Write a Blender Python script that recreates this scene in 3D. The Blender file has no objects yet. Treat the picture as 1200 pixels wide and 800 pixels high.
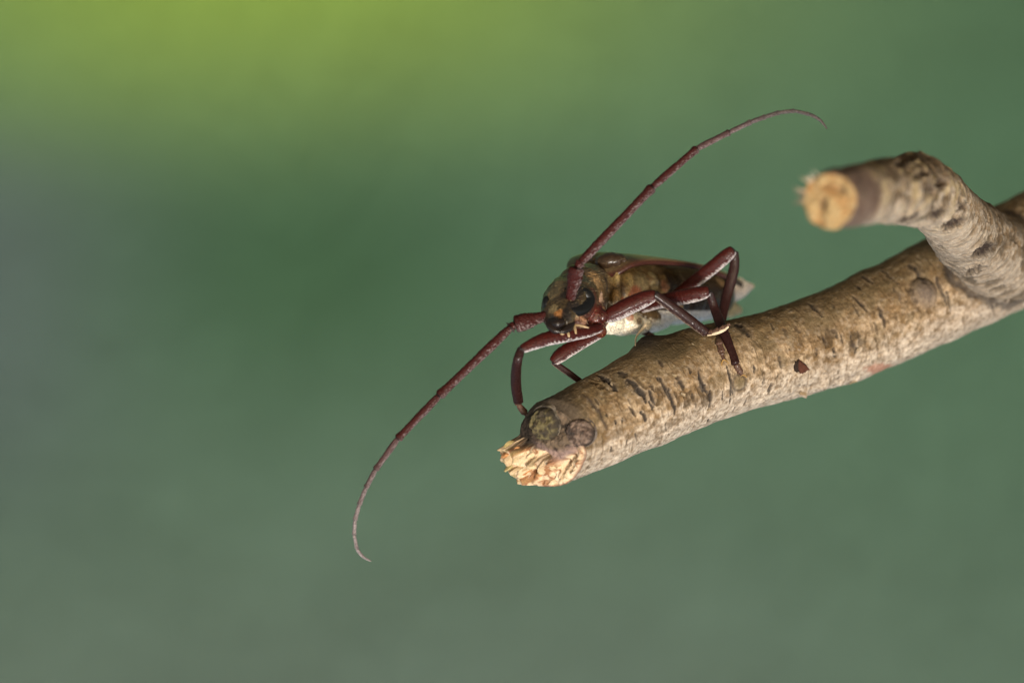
import bpy, math, random
import numpy as np
from mathutils import Vector
from mathutils.kdtree import KDTree
from mathutils.bvhtree import BVHTree

R = math.radians
scene = bpy.context.scene
COL = scene.collection

# ------------------------------------------------------------------ camera
D0 = 0.6                                        # camera to the plane in focus, metres
cam_d = bpy.data.cameras.new('camera')
cam = bpy.data.objects.new('camera', cam_d)
COL.objects.link(cam)
cam.location = (0, -D0, 0)
cam.rotation_euler = (R(90), 0, 0)
cam_d.lens = 180
cam_d.sensor_width = 36
cam_d.clip_start = 0.02
cam_d.clip_end = 60
cam_d.dof.use_dof = True
cam_d.dof.focus_distance = D0 + 0.004
cam_d.dof.aperture_fstop = 13
scene.camera = cam

# ------------------------------------------------------------------ sky and sun
# In the photograph the daylight reaches the twig and the beetle from the lower front (bellies and
# undersides are the bright, bluish sides), so the whole sky is turned over to that side.
SUN = Vector((0.16, -0.92, -0.34)).normalized()     # direction towards the sun
world = bpy.data.worlds.new('World')
scene.world = world
world.use_nodes = True
nt = world.node_tree
nt.nodes.clear()
out = nt.nodes.new('ShaderNodeOutputWorld')
bg = nt.nodes.new('ShaderNodeBackground')
sky = nt.nodes.new('ShaderNodeTexSky')
sky.sky_type = 'NISHITA'
sky.sun_disc = False
tc = nt.nodes.new('ShaderNodeTexCoord')
mp = nt.nodes.new('ShaderNodeMapping')
TILT = R(180)                                   # sky zenith lies below
mp.inputs['Rotation'].default_value = (TILT, 0, 0)
nt.links.new(tc.outputs['Generated'], mp.inputs['Vector'])
nt.links.new(mp.outputs['Vector'], sky.inputs['Vector'])
c, s = math.cos(TILT), math.sin(TILT)
sl = Vector((SUN.x, c * SUN.y - s * SUN.z, s * SUN.y + c * SUN.z))
sky.sun_elevation = math.asin(max(-1, min(1, sl.z)))
sky.sun_rotation = math.atan2(sl.x, sl.y)
bg.inputs['Strength'].default_value = 0.125
amb = nt.nodes.new('ShaderNodeVectorMath')          # even fill added to the sky, in place of light bounced by the surroundings
amb.operation = 'ADD'
amb.inputs[1].default_value = (0.9, 0.93, 0.88)
nt.links.new(sky.outputs['Color'], amb.inputs[0])
nt.links.new(amb.outputs[0], bg.inputs['Color'])
nt.links.new(bg.outputs['Background'], out.inputs['Surface'])

sun_d = bpy.data.lights.new('sun', 'SUN')
sun_d.energy = 3.0
sun_d.angle = R(10)
sun_d.color = (1.0, 0.95, 0.87)
sun = bpy.data.objects.new('sun', sun_d)
COL.objects.link(sun)
sun.rotation_euler = SUN.to_track_quat('Z', 'Y').to_euler()

scene.view_settings.view_transform = 'Standard'
scene.view_settings.look = 'None'
scene.view_settings.exposure = 0.38
scene.view_settings.gamma = 1
scene.view_settings.use_curve_mapping = False
scene.render.engine = 'CYCLES'
scene.cycles.use_denoising = True
try:
    scene.cycles.denoiser = 'OPENIMAGEDENOISE'
except Exception:
    pass
scene.cycles.use_adaptive_sampling = False
scene.cycles.max_bounces = 5
scene.cycles.filter_width = 1.3


# ------------------------------------------------------------------ helpers
def P(px, py, d=0.0):
    """photo position and distance behind the focus plane (mm) -> scene millimetres"""
    k = (600.0 + d) / 600.0
    return Vector(((px - 600) * 0.1 * k, d, (400 - py) * 0.1 * k))


def sstep(a, b, x):
    t = np.clip((np.asarray(x, float) - a) / (b - a), 0, 1)
    return t * t * (3 - 2 * t)


def _hash(ix, iy, iz, seed):
    h = (ix * 374761393 + iy * 668265263 + iz * 2147483647 + seed * 1274126177) & 0xFFFFFFFF
    h = ((h ^ (h >> 13)) * 1274126177) & 0xFFFFFFFF
    h = ((h ^ (h >> 16)) * 2246822519) & 0xFFFFFFFF
    return ((h ^ (h >> 15)) & 0xFFFFFF) / float(0xFFFFFF)


def vnoise(p, seed=0):
    p = np.asarray(p, float)
    i = np.floor(p).astype(np.int64)
    f = p - i
    f = f * f * (3 - 2 * f)
    r = 0
    for dx in (0, 1):
        wx = f[:, 0] if dx else 1 - f[:, 0]
        for dy in (0, 1):
            wy = f[:, 1] if dy else 1 - f[:, 1]
            for dz in (0, 1):
                wz = f[:, 2] if dz else 1 - f[:, 2]
                r = r + wx * wy * wz * _hash(i[:, 0] + dx, i[:, 1] + dy, i[:, 2] + dz, seed)
    return r


def fbm(p, octv=4, seed=0):
    p = np.asarray(p, float)
    a, t, r = 1.0, 0.0, 0
    for k in range(octv):
        r = r + a * vnoise(p * (2.0 ** k) + 17.3 * k, seed + k)
        t += a
        a *= 0.5
    return r / t


def mix(a, b, t):
    t = np.asarray(t)[:, None]
    return a * (1 - t) + b * t


def link(o, parent=None):
    COL.objects.link(o)
    if parent is not None:
        o.parent = parent
    return o


def mesh_obj(name, V, F, mat, parent=None, col=None, smooth=True):
    me = bpy.data.meshes.new(name)
    V = np.asarray(V, float)
    me.from_pydata(V.tolist(), [], [list(f) for f in F])
    if smooth:
        me.polygons.foreach_set('use_smooth', np.ones(len(me.polygons), bool))
    if col is not None:
        paint(me, col)
    me.materials.append(mat)
    me.update()
    return link(bpy.data.objects.new(name, me), parent)


def paint(me, col):
    n = len(me.vertices)
    c4 = np.ones((n, 4), np.float32)
    c4[:, :3] = np.clip(col, 0, 1)
    at = me.attributes.new('pigment', 'FLOAT_COLOR', 'POINT')
    at.data.foreach_set('color', c4.ravel())


def grid_faces(nr, ns, off=0):
    i = np.arange(nr - 1)[:, None]
    j = np.arange(ns)[None, :]
    j2 = (j + 1) % ns
    a = off + i * ns + j
    b = off + i * ns + j2
    c_ = off + (i + 1) * ns + j2
    d = off + (i + 1) * ns + j
    return np.stack([a, b, c_, d], -1).reshape(-1, 4)


def thing(name, label, cat, group=None):
    o = bpy.data.objects.new(name, None)
    o.empty_display_size = 1
    o['label'] = label
    o['category'] = cat
    if group:
        o['group'] = group
    o.scale = (0.001, 0.001, 0.001)             # the parts below are drawn in millimetres
    return link(o)


# ------------------------------------------------------------------ materials
def material(name, base=None, rough=0.5, spec=0.5, noise=None, bump=None, coat=0.0, coat_rough=0.2,
             sheen=0.0, sheen_tint=(1, .95, .85), trans=0.0, sss=0.0, speck=None, use_attr=False):
    m = bpy.data.materials.new(name)
    m.use_nodes = True
    nt = m.node_tree
    b = nt.nodes['Principled BSDF']
    L = nt.links.new
    tc = nt.nodes.new('ShaderNodeTexCoord')
    if use_attr:
        at = nt.nodes.new('ShaderNodeAttribute')
        at.attribute_name = 'pigment'
        colour = at.outputs['Color']
    else:
        rgb = nt.nodes.new('ShaderNodeRGB')
        rgb.outputs[0].default_value = (*base, 1)
        colour = rgb.outputs[0]
    if noise:
        scale, lo, hi = noise
        n = nt.nodes.new('ShaderNodeTexNoise')
        n.inputs['Scale'].default_value = scale
        n.inputs['Detail'].default_value = 5
        L(tc.outputs['Object'], n.inputs['Vector'])
        r = nt.nodes.new('ShaderNodeMapRange')
        r.inputs['From Min'].default_value = 0.3
        r.inputs['From Max'].default_value = 0.7
        r.inputs['To Min'].default_value = lo
        r.inputs['To Max'].default_value = hi
        L(n.outputs['Fac'], r.inputs['Value'])
        mx = nt.nodes.new('ShaderNodeVectorMath')
        mx.operation = 'SCALE'
        L(colour, mx.inputs[0])
        L(r.outputs['Result'], mx.inputs['Scale'])
        colour = mx.outputs[0]
    if speck:
        scale, thr, scol, stretch = speck
        v = nt.nodes.new('ShaderNodeTexNoise')
        v.inputs['Scale'].default_value = scale
        v.inputs['Detail'].default_value = 2
        mpn = nt.nodes.new('ShaderNodeMapping')
        mpn.inputs['Scale'].default_value = stretch
        L(tc.outputs['Object'], mpn.inputs['Vector'])
        L(mpn.outputs['Vector'], v.inputs['Vector'])
        r = nt.nodes.new('ShaderNodeMapRange')
        r.inputs['From Min'].default_value = thr
        r.inputs['From Max'].default_value = thr + 0.12
        r.inputs['To Max'].default_value = 0.8
        L(v.outputs['Fac'], r.inputs['Value'])
        mm = nt.nodes.new('ShaderNodeMix')
        mm.data_type = 'RGBA'
        L(r.outputs['Result'], mm.inputs['Factor'])
        L(colour, mm.inputs['A'])
        mm.inputs['B'].default_value = (*scol, 1)
        colour = mm.outputs['Result']
    L(colour, b.inputs['Base Color'])
    b.inputs['Roughness'].default_value = rough
    b.inputs['Specular IOR Level'].default_value = spec
    b.inputs['Coat Weight'].default_value = coat
    b.inputs['Coat Roughness'].default_value = coat_rough
    b.inputs['Sheen Weight'].default_value = sheen
    b.inputs['Sheen Tint'].default_value = (*sheen_tint, 1)
    if sss:
        b.inputs['Subsurface Weight'].default_value = sss
        b.inputs['Subsurface Scale'].default_value = 0.0006
    if bump:
        scale, strength, dist = bump
        n = nt.nodes.new('ShaderNodeTexNoise')
        n.inputs['Scale'].default_value = scale
        n.inputs['Detail'].default_value = 4
        L(tc.outputs['Object'], n.inputs['Vector'])
        bp = nt.nodes.new('ShaderNodeBump')
        bp.inputs['Strength'].default_value = strength
        bp.inputs['Distance'].default_value = dist
        L(n.outputs['Fac'], bp.inputs['Height'])
        L(bp.outputs['Normal'], b.inputs['Normal'])
    if trans:
        tr = nt.nodes.new('ShaderNodeBsdfTranslucent')
        L(colour, tr.inputs['Color'])
        ms = nt.nodes.new('ShaderNodeMixShader')
        ms.inputs[0].default_value = trans
        L(b.outputs[0], ms.inputs[1])
        L(tr.outputs[0], ms.inputs[2])
        L(ms.outputs[0], nt.nodes['Material Output'].inputs['Surface'])
    return m


M_bark = material('bark', use_attr=True, rough=0.85, spec=0.12, noise=(2.6, 0.80, 1.20), bump=(4.5, 0.7, 0.000180))
M_wood = material('split_wood', use_attr=True, rough=0.8, spec=0.15, noise=(6.0, 0.8, 1.2), bump=(9.0, 0.5, 0.000162))
M_body = material('beetle_cuticle', use_attr=True, rough=0.32, spec=0.18, noise=(5.0, 0.5, 1.5),
                  bump=(6.0, 0.7, 0.00015), coat=0.25, coat_rough=0.12)
M_leg = material('leg_cuticle', use_attr=True, rough=0.30, spec=0.12, noise=(5.0, 0.6, 1.4),
                 bump=(7.0, 0.7, 0.00013), coat=0.12, coat_rough=0.12)
M_ant = material('antenna_cuticle', use_attr=True, rough=0.30, spec=0.13, noise=(6.0, 0.6, 1.4),
                 bump=(6.0, 0.9, 0.00022), coat=0.04, coat_rough=0.15)
M_elytra = material('elytra_cuticle', use_attr=True, rough=0.38, spec=0.15, noise=(4.0, 0.7, 1.3),
                    bump=(6.0, 0.5, 0.00010), coat=0.25, coat_rough=0.16, trans=0.15)
M_eye = material('compound_eye', base=(0.008, 0.008, 0.008), rough=0.32, spec=0.14, bump=(14.0, 0.2, 0.000030))
M_pale = material('pale_pubescence', base=(0.56, 0.45, 0.30), rough=0.7, sheen=0.0, noise=(9.0, 0.75, 1.2))
M_palp = material('palp_cuticle', base=(.36, .25, .13), rough=.4, noise=(8, .6, 1.4))
M_claw = material('amber_claw', base=(.30, .17, .05), rough=.35)
M_jaw = material('black_jaw', base=(0.014, 0.009, 0.007), rough=0.2, spec=.25, coat=0.05, bump=(10.0, 0.4, 0.000081))

# ------------------------------------------------------------------ setting: a bank of plants far behind
rng = np.random.default_rng(11)


BY, BSL = 9.0, 0.30                              # distance and lean of the bank


def lit_bank_colour(x, y, z):
    """plant drifts on the bank; the sunlit glow and shaded greens are painted in"""
    kpx = (D0 + y) / D0 * 1e-4
    ix, iz = x / kpx + 600, 400 - z / kpx
    wig = 30 * (fbm(np.stack([x * 1.5, x * 0, z * 1.5], 1), 2, 5) - 0.5)
    lime = np.exp(-((ix - 280) / 520) ** 2) * (1 - sstep(-70, 255, iz + wig))  # sunlit patch painted in as lime leaf colour
    slate = 0.95 * np.exp(-((ix + 60) / 210) ** 2) * sstep(60, 260, iz) * (1 - sstep(420, 760, iz))
    grey = 0.85 * sstep(330, 880, iz) * (1 - 0.35 * sstep(700, 1150, ix))
    dark = 0.90 * np.exp(-((ix - 330) / 290) ** 2 - ((iz - 300) / 160) ** 2) + 0.40 * sstep(800, 1250, ix) * (1 - sstep(100, 520, iz))
    cs = [np.tile(np.array(c_), (len(x), 1)) for c_ in ((0.083, 0.156, 0.102), (0.047, 0.105, 0.054), (0.118, 0.162, 0.138), (0.092, 0.128, 0.124), (0.220, 0.335, 0.064))]
    c_ = mix(cs[0], cs[1], np.clip(dark, 0, 1))
    c_ = mix(c_, cs[2], np.clip(grey, 0, 1))
    c_ = mix(c_, cs[3], np.clip(slate, 0, 1))
    c_ = mix(c_, cs[4], np.clip(lime, 0, 1))
    kind = np.where(lime > 0.5, 0, np.where(np.maximum(grey, slate) > 0.5, 2, np.where(dark > 0.45, 3, 1)))
    return c_, kind


nx, nz = 160, 130
gx, gz = np.meshgrid(np.linspace(-9, 9, nx), np.linspace(-7.5, 7.5, nz))
gx, gz = gx.ravel(), gz.ravel()
gy = BY + BSL * gz + 0.15 * (fbm(np.stack([gx, 0 * gx, gz], 1) * 0.5, 2, 3) - .5)
F = [[i * nx + j, i * nx + j + 1, (i + 1) * nx + j + 1, (i + 1) * nx + j] for i in range(nz - 1) for j in range(nx - 1)]
M_leaf = material('far_leaf', use_attr=True, rough=0.9, spec=0.05)
bank = mesh_obj('bank', np.stack([gx, gy, gz], 1), F, material('mossy_ground', use_attr=True, rough=0.95, spec=0.05), col=lit_bank_colour(gx, gy, gz)[0] * .9)
bank['kind'] = 'structure'
bank['label'] = 'shaded overgrown bank far behind the twig'
bank['category'] = 'bank'

N = 150000
LX = rng.uniform(-4.2, 4.2, N)
LZ = rng.uniform(-3.2, 3.2, N)
LY = BY + BSL * LZ - 0.08 - rng.uniform(0, 0.12, N)
LC, kind = lit_bank_colour(LX, LY, LZ)
LC = LC * rng.uniform(0.95, 1.05, (N, 1))
KINDS = [
    ('lime_foliage', 'bright lime green foliage, sunlight painted into its colour, far behind the twig, blurred', 0.3),
    ('green_foliage', 'soft mid green foliage spread far behind the beetle, blurred', 0.3),
    ('grey_foliage', 'pale grey green foliage low on the far bank, blurred', 0.3),
    ('dark_foliage', 'dark green foliage, shade painted into its colour, on the far bank, blurred', 0.3),
]
for k, (nm, lab, tr) in enumerate(KINDS):
    idx = np.where(kind == k)[0]
    n = len(idx)
    size = rng.uniform(0.020, 0.042, n)
    yaw = rng.uniform(0, 2 * np.pi, n)
    # leaf plane faces roughly out of the bank, with scatter
    nrm = np.stack([rng.normal(0, 0.15, n), -1 + rng.normal(0, 0.05, n), rng.normal(0.15, 0.15, n)], 1)
    nrm /= np.linalg.norm(nrm, axis=1)[:, None]
    ref = np.stack([np.cos(yaw), 0 * yaw, np.sin(yaw)], 1)
    e1 = np.cross(nrm, ref)
    e1 /= np.linalg.norm(e1, axis=1)[:, None]
    e2 = np.cross(nrm, e1)
    base = np.stack([LX[idx], LY[idx], LZ[idx]], 1)
    pts = np.array([(0, 0), (0.34, 0.5), (0, 1.0), (-0.34, 0.5), (0, 0.5)])
    verts = np.zeros((n, 5, 3))
    for q, (a_, b_) in enumerate(pts):
        fold = -0.10 if q == 4 else 0.0
        verts[:, q] = base + size[:, None] * (a_ * e1 + (b_ - 0.5) * e2 + fold * nrm)
    tri = np.array([(0, 1, 4), (1, 2, 4), (2, 3, 4), (3, 0, 4)])
    F = (np.arange(n)[:, None, None] * 5 + tri[None]).reshape(-1, 3)
    o = mesh_obj(nm, verts.reshape(-1, 3), F, M_leaf, col=np.repeat(LC[idx], 5, 0), smooth=False)
    o['kind'] = 'stuff'
    o['label'] = lab
    o['category'] = 'foliage'


# ------------------------------------------------------------------ broken branch
def catmull(pts, n):
    pts = np.asarray(pts, float)
    q = np.vstack([2 * pts[0] - pts[1], pts, 2 * pts[-1] - pts[-2]])
    res = []
    m = len(pts) - 1
    for k in range(n):
        t = k / (n - 1) * m
        i = min(int(t), m - 1)
        f = t - i
        p0, p1, p2, p3 = q[i], q[i + 1], q[i + 2], q[i + 3]
        res.append(0.5 * ((2 * p1) + (-p0 + p2) * f + (2 * p0 - 5 * p1 + 4 * p2 - p3) * f * f + (-p0 + 3 * p1 - 3 * p2 + p3) * f ** 3))
    return np.array(res)


def resample(pts, n):
    """dense even samples of a polyline whose rows are (x, y, z, radius)"""
    d = catmull(pts, 800)
    seg = np.linalg.norm(np.diff(d[:, :3], axis=0), axis=1)
    L = np.concatenate([[0], np.cumsum(seg)])
    t = np.linspace(0, L[-1], n)
    return np.stack([np.interp(t, L, d[:, c]) for c in range(d.shape[1])], 1), t


def frames(C):
    T = np.gradient(C, axis=0)
    T /= np.linalg.norm(T, axis=1)[:, None]
    Fv = np.cross(T, np.array([0, 0, 1.0]))
    Fv /= np.linalg.norm(Fv, axis=1)[:, None]
    U = np.cross(Fv, T)
    return T, Fv, U


def proj(V):
    k = (600.0 + V[:, 1]) / 600.0
    return V[:, 0] / k / 0.1 + 600, 400 - V[:, 2] / k / 0.1


def row(px, py, d, rpx):
    p = P(px, py, d)
    return (p.x, p.y, p.z, rpx * 0.1 * (600 + d) / 600)


def bmask(x, y, cx, cy, rx, ry):
    return np.exp(-((x - cx) / rx) ** 2 - ((y - cy) / ry) ** 2)


branch = thing('broken_branch', 'broken brown twig with rough pale bark and a sawn side shoot', 'branch')

axis_rows = [row(*a) for a in [
    (646, 518, -1.5, 51), (700, 495, 1.6, 52.5), (750, 470, 4.6, 56), (800, 447, 7.6, 58), (850, 432, 10.4, 55.5),
    (900, 419, 13.2, 53.5), (950, 405, 16.0, 55), (1000, 387, 18.6, 57), (1050, 364, 21.2, 59), (1100, 340, 23.8, 60),
    (1150, 317, 26.4, 61), (1200, 294, 29, 62), (1260, 266, 32, 62), (1340, 228, 36, 62)]]
tw_rows = [row(*a) for a in [
    (972, 235, -38, 34), (990, 231, -33.5, 35.5), (1012, 227, -28.5, 36.5), (1040, 223, -21.5, 37), (1066, 223, -13.5, 39.5), (1088, 227, -6, 39.5),
    (1107, 245, 0.5, 37.5), (1122, 262, 6, 40), (1136, 277, 11, 44), (1150, 289, 15.5, 46.5), (1161, 298, 19.5, 51), (1170, 304, 24, 56)]]
NT2, NS2, NC2 = 620, 300, 60
S2, t2 = resample(tw_rows, NT2)
C2, R2_ = S2[:, :3], S2[:, 3]
NT, NS, NC = 1150, 400, 90
S, tt = resample(axis_rows, NT)
C, Rad = S[:, :3], S[:, 3]
T, Fv, U = frames(C)
th = np.linspace(0, 2 * np.pi, NS, endpoint=False)


def tcap(u, v):
    """how far the broken end runs back along the branch (mm), u to the front, v up"""
    top = 1.6 * u - 0.7 + 0.8 * (np.sqrt(u * u + v * v)) ** 3 * (v > -9)
    low = 2.9 * u - 1.2
    w = sstep(-0.10, 0.06, v - line(u))
    return low * (1 - w) + top * w


def line(u):
    return np.interp(u, [-1.0, -0.8, -0.3, 0.3, 0.9, 1.0], [0.22, 0.16, -0.02, -0.40, -0.32, -0.30])


# --- lateral surface
TH = np.tile(th, NT)
TT = np.repeat(tt, NS)
ci, si = np.cos(TH), np.sin(TH)
Cb, Tb, Fb, Ub, Rb = [np.repeat(a, NS, 0) for a in (C, T, Fv, U, Rad)]
nrm = Fb * ci[:, None] + Ub * si[:, None]
endt = tcap(ci, si)
fade = (1 - sstep(0, 9, TT))
base = Cb + nrm * Rb[:, None] + Tb * (endt * fade)[:, None]
X, Y = proj(base)
front = (nrm * (np.array([0, -600, 0]) - base)).sum(1) > 0
arc = TH * 5.4

q = base * 1.0
disp = 0.55 * (fbm(q * 0.22, 3, 1) - 0.5) + 0.20 * (fbm(q * 0.9, 4, 2) - 0.5)
fine = fbm(q * np.array([3.2, 3.2, 3.2]), 4, 8)
disp += 0.09 * (fine - 0.5)
# transverse cracks: noise squeezed along the branch
spk = fbm(q * 2.1, 4, 23)
tr = fbm(np.stack([TT * 2.6, arc * 0.55, 0 * TT], 1), 4, 21)
crack = sstep(0.64, 0.76, tr)
disp -= 0.08 * crack

big = fbm(q * 0.35, 4, 31)
mid = fbm(q * 1.3, 4, 32)
c_tan = np.array([0.345, 0.245, 0.148])
c_brn = np.array([0.17, 0.105, 0.050])
c_pale = np.array([0.47, 0.39, 0.305])
c_oliv = np.array([0.120, 0.083, 0.038])
col = mix(np.tile(c_brn, (len(q), 1)), np.tile(c_tan, (len(q), 1)), sstep(0.36, 0.62, big * 0.5 + mid * 0.5))
# upper side painted browner, underside paler: mostly light from below, partly bark colour
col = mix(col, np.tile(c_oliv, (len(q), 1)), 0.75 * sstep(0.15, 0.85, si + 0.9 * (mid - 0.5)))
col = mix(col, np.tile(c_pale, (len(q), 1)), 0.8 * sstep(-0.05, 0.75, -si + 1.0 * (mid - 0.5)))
col = mix(col, np.tile(c_pale * 1.05, (len(q), 1)), 0.22 * sstep(0.62, 0.74, fine))
col = mix(col, np.tile(c_brn * 0.55, (len(q), 1)), 0.55 * crack)
col = mix(col, np.tile(c_brn * 0.7, (len(q), 1)), 0.5 * sstep(0.55, 0.35, fine))

col = mix(col, np.tile(c_brn * 0.4, (len(q), 1)), 0.5 * sstep(0.60, 0.70, spk))
col = mix(col, np.tile(c_pale * 1.05, (len(q), 1)), 0.15 * sstep(0.40, 0.30, spk) * (si < .5))
strk = fbm(np.stack([TT * 0.55, arc * 2.4, 0 * TT + 9], 1), 4, 25)
col = col * (0.62 + 0.76 * strk)[:, None]
patch = fbm(q * 0.42, 3, 26)
col = mix(col, np.tile(c_oliv * .75, (len(q), 1)), .55 * sstep(.54, .66, patch) * sstep(-.6, .2, si))
rag = fbm(np.stack([TT * 1.5, arc * .75, 0 * TT + 5], 1), 4, 27)
zone = np.maximum.reduce([bmask(X, Y, 757, 458, 42, 20), bmask(X, Y, 815, 462, 34, 18), .9 * bmask(X, Y, 715, 448, 22, 14), .8 * bmask(X, Y, 995, 392, 50, 20), .8 * bmask(X, Y, 1075, 335, 30, 25), .7 * bmask(X, Y, 890, 440, 24, 14)]) * front
rag = sstep(.56, .64, rag + .16 * (zone - .75) + .10 * (spk - .5)) * sstep(.15, .5, zone)
disp -= .16 * rag
col = mix(col, np.tile(c_brn * .28, (len(q), 1)), .65 * rag)
# slits and scars of the bark, one a painted shadow: (photo x, y, length across, width along, strength)
SL = [(706, 443, 26, 7, 1), (718, 452, 20, 7, .9), (729, 438, 14, 12, .6), (744, 452, 26, 9, .9), (753, 462, 20, 7, .9), (764, 466, 18, 6, .8),
      (779, 455, 28, 5, .8), (788, 470, 30, 5, .9), (797, 448, 16, 8, .6), (822, 447, 22, 7, .9), (826, 456, 12, 6, .8), (832, 468, 20, 8, .6),
      (856, 446, 34, 4, 1.2), (857, 462, 22, 4, 1), (847, 464, 12, 3, .8), (814, 470, 16, 4, .5), (721, 495, 6, 4, 1), (729, 493, 6, 4, 1), (741, 482, 14, 6, .7),
      (754, 488, 14, 6, .8), (717, 527, 8, 4, .8), (829, 492, 10, 5, .8), (734, 517, 8, 4, .6), (764, 474, 12, 5, .7),
      (870, 384, 30, 14, 1.0), (905, 382, 10, 4, .8), (898, 366, 14, 5, .6), (952, 358, 22, 7, .9), (960, 366, 14, 7, .8), (1005, 337, 10, 6, .9), (1016, 327, 22, 6, .8),  # opens with the tail's soft shadow, painted as a slit
      (1008, 355, 24, 5, 1), (1034, 371, 22, 7, .9), (1040, 320, 22, 5, .8), (957, 411, 8, 5, .9), (978, 413, 12, 7, 1.1), (979, 391, 12, 5, .8), (986, 397, 10, 5, .8),
      (1000, 402, 24, 5, .7), (1005, 393, 10, 4, .7), (1026, 385, 14, 5, .6), (915, 425, 14, 6, .7), (884, 432, 10, 5, .9), (902, 455, 16, 6, .5), (966, 398, 10, 4, .8),
      (1052, 344, 20, 6, .5), (1075, 320, 30, 8, .9), (1104, 341, 32, 6, .9), (1112, 352, 22, 5, .8), (895, 445, 10, 5, .6), (875, 470, 10, 4, .5), (860, 480, 12, 4, .5),
      (775, 425, 10, 5, .6), (807, 433, 8, 4, .6), (700, 470, 10, 4, .5), (780, 500, 12, 4, .4), (920, 390, 14, 5, .5), (935, 385, 10, 4, .6), (885, 352, 20, 5, .7)]
ok = np.where(front & (X > 560) & (X < 1210))[0]
kd = KDTree(len(ok[::3]))
for n_, i_ in enumerate(ok[::3]):
    kd.insert((X[i_], Y[i_], 0), n_)
kd.balance()
r2 = random.Random(4)
warp = 0.35 * (fbm(np.stack([TT * 1.5, arc * 1.5, 0 * TT + 3], 1), 3, 44) - 0.5)


def surf_at(px, py):
    i_ = ok[::3][kd.find((px, py, 0))[1]]
    return TT[i_], TH[i_]


def dang(a, b):
    return (a - b + np.pi) % (2 * np.pi) - np.pi


slits = [(*surf_at(a, b), l, w, g) for a, b, l, w, g in SL]
for _ in range(28):
    slits.append((r2.uniform(4, 85), r2.uniform(0, 2 * math.pi), r2.uniform(3, 16), r2.uniform(2, 5), r2.uniform(.3, .9)))
c_dk = np.array([0.026, 0.021, 0.018])
for (t0, a0, l, w, g) in slits:
    l_, w_ = l * 0.055, max(w * 0.042, 0.13)
    if t0 > 26:
        g = g * .6
    sel = np.where((np.abs(TT - t0) < 4 * w_ + 0.6) & (np.abs(dang(TH, a0)) * 5.4 < l_ * 1.6 + 0.6))[0]
    da = dang(TH[sel], a0) * 5.4
    dt = TT[sel] - t0 + 1.8 * warp[sel] + .5 * w_ * (spk[sel] - .5) + 0.25 * da * (0.5 - (l % 1.7) / 1.7)
    prof = np.clip(1 - (np.abs(da) / l_) ** 2, 0, None) ** 0.5
    wl = w_ * (0.25 + 0.75 * prof)
    core = np.exp(-(dt / wl) ** 4) * sstep(0, .3, prof) * sstep(.30, .50, .5 * spk[sel] + .5 * strk[sel] + .06)
    rim = np.exp(-((np.abs(dt) - 1.7 * wl) / (0.8 * wl)) ** 2) * sstep(0, .3, prof)
    disp[sel] += min(g, 1) * (0.03 * rim - 0.22 * core * (.4 + 1.2 * fine[sel]))
    k_ = np.clip(1.5 * core * g * (0.2 + 1.6 * fine[sel]), 0, 1)
    col[sel] = mix(col[sel], np.tile(c_dk, (len(sel), 1)), 0.92 * k_)
    col[sel] = mix(col[sel], np.tile(c_pale, (len(sel), 1)), 0.12 * rim * min(g, 1))

under = bmask(X, Y, 775, 402, 42, 22) * (si > 0)  # beetle's shadow painted on the upper bark
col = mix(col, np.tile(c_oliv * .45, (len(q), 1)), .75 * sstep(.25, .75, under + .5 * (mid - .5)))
# hump on the upper edge, pink graze and warts on the underside, round scar
hump = bmask(X, Y, 757, 399, 17, 14) * (si > 0.2) * sstep(733, 741, X)
disp += 1.0 * hump
col = mix(col, np.tile(c_dk * 0.8, (len(q), 1)), 0.8 * np.clip(hump * 1.3, 0, 1))
pink = bmask(X, Y, 1033, 433, 20, 9) * front
col = mix(col, np.tile(np.array([0.30, 0.145, 0.095]), (len(q), 1)), 0.8 * sstep(0.3, 0.8, pink + 0.9 * (mid - 0.5)))
for wx, wy, wr, wh in [(941, 461, 5, .9), (965, 454, 9, .5), (985, 450, 7, .35), (1003, 446, 6, .3), (925, 462, 6, .25)]:
    i0 = surf_at(wx, wy - 3)
    d2 = ((TT - i0[0]) / (wr * .09)) ** 2 + (dang(TH, i0[1]) * 5.4 / (wr * .09)) ** 2
    disp += wh * np.exp(-d2)
t0, a0 = surf_at(867, 449)
rr = np.sqrt((TT - t0) ** 2 + (dang(TH, a0) * 5.4) ** 2)
ring = np.exp(-((rr - 0.95) / 0.2) ** 2)
disp += 0.16 * np.exp(-(rr / 1.0) ** 4) - 0.14 * ring
col = mix(col, np.tile(np.array([0.15, 0.115, 0.062]), (len(q), 1)), 0.6 * np.exp(-(rr / 1.0) ** 4))
col = mix(col, np.tile(c_dk * 1.6, (len(q), 1)), 0.6 * ring)
t0, a0 = surf_at(1083, 342)
rr = np.sqrt((TT - t0) ** 2 + (dang(TH, a0) * 5.4) ** 2)
disp += 0.8 * np.exp(-(rr / 1.3) ** 2) - 0.4 * np.exp(-((rr - 1.9) / 0.4) ** 2)
col = mix(col, np.tile(np.array([0.09, 0.07, 0.06]), (len(q), 1)), 0.75 * np.exp(-(rr / 1.6) ** 4))
# dark old bark round the top of the broken end
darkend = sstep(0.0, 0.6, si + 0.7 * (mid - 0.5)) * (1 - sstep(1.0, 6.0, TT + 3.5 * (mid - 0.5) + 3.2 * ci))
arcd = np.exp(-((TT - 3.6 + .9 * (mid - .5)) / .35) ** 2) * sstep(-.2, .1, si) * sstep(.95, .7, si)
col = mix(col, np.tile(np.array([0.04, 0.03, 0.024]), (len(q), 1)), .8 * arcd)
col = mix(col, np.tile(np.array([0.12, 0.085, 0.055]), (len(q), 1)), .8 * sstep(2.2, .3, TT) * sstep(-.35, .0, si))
col = mix(col, np.tile(np.array([0.055, 0.042, 0.030]), (len(q), 1)), 0.9 * darkend)

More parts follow.
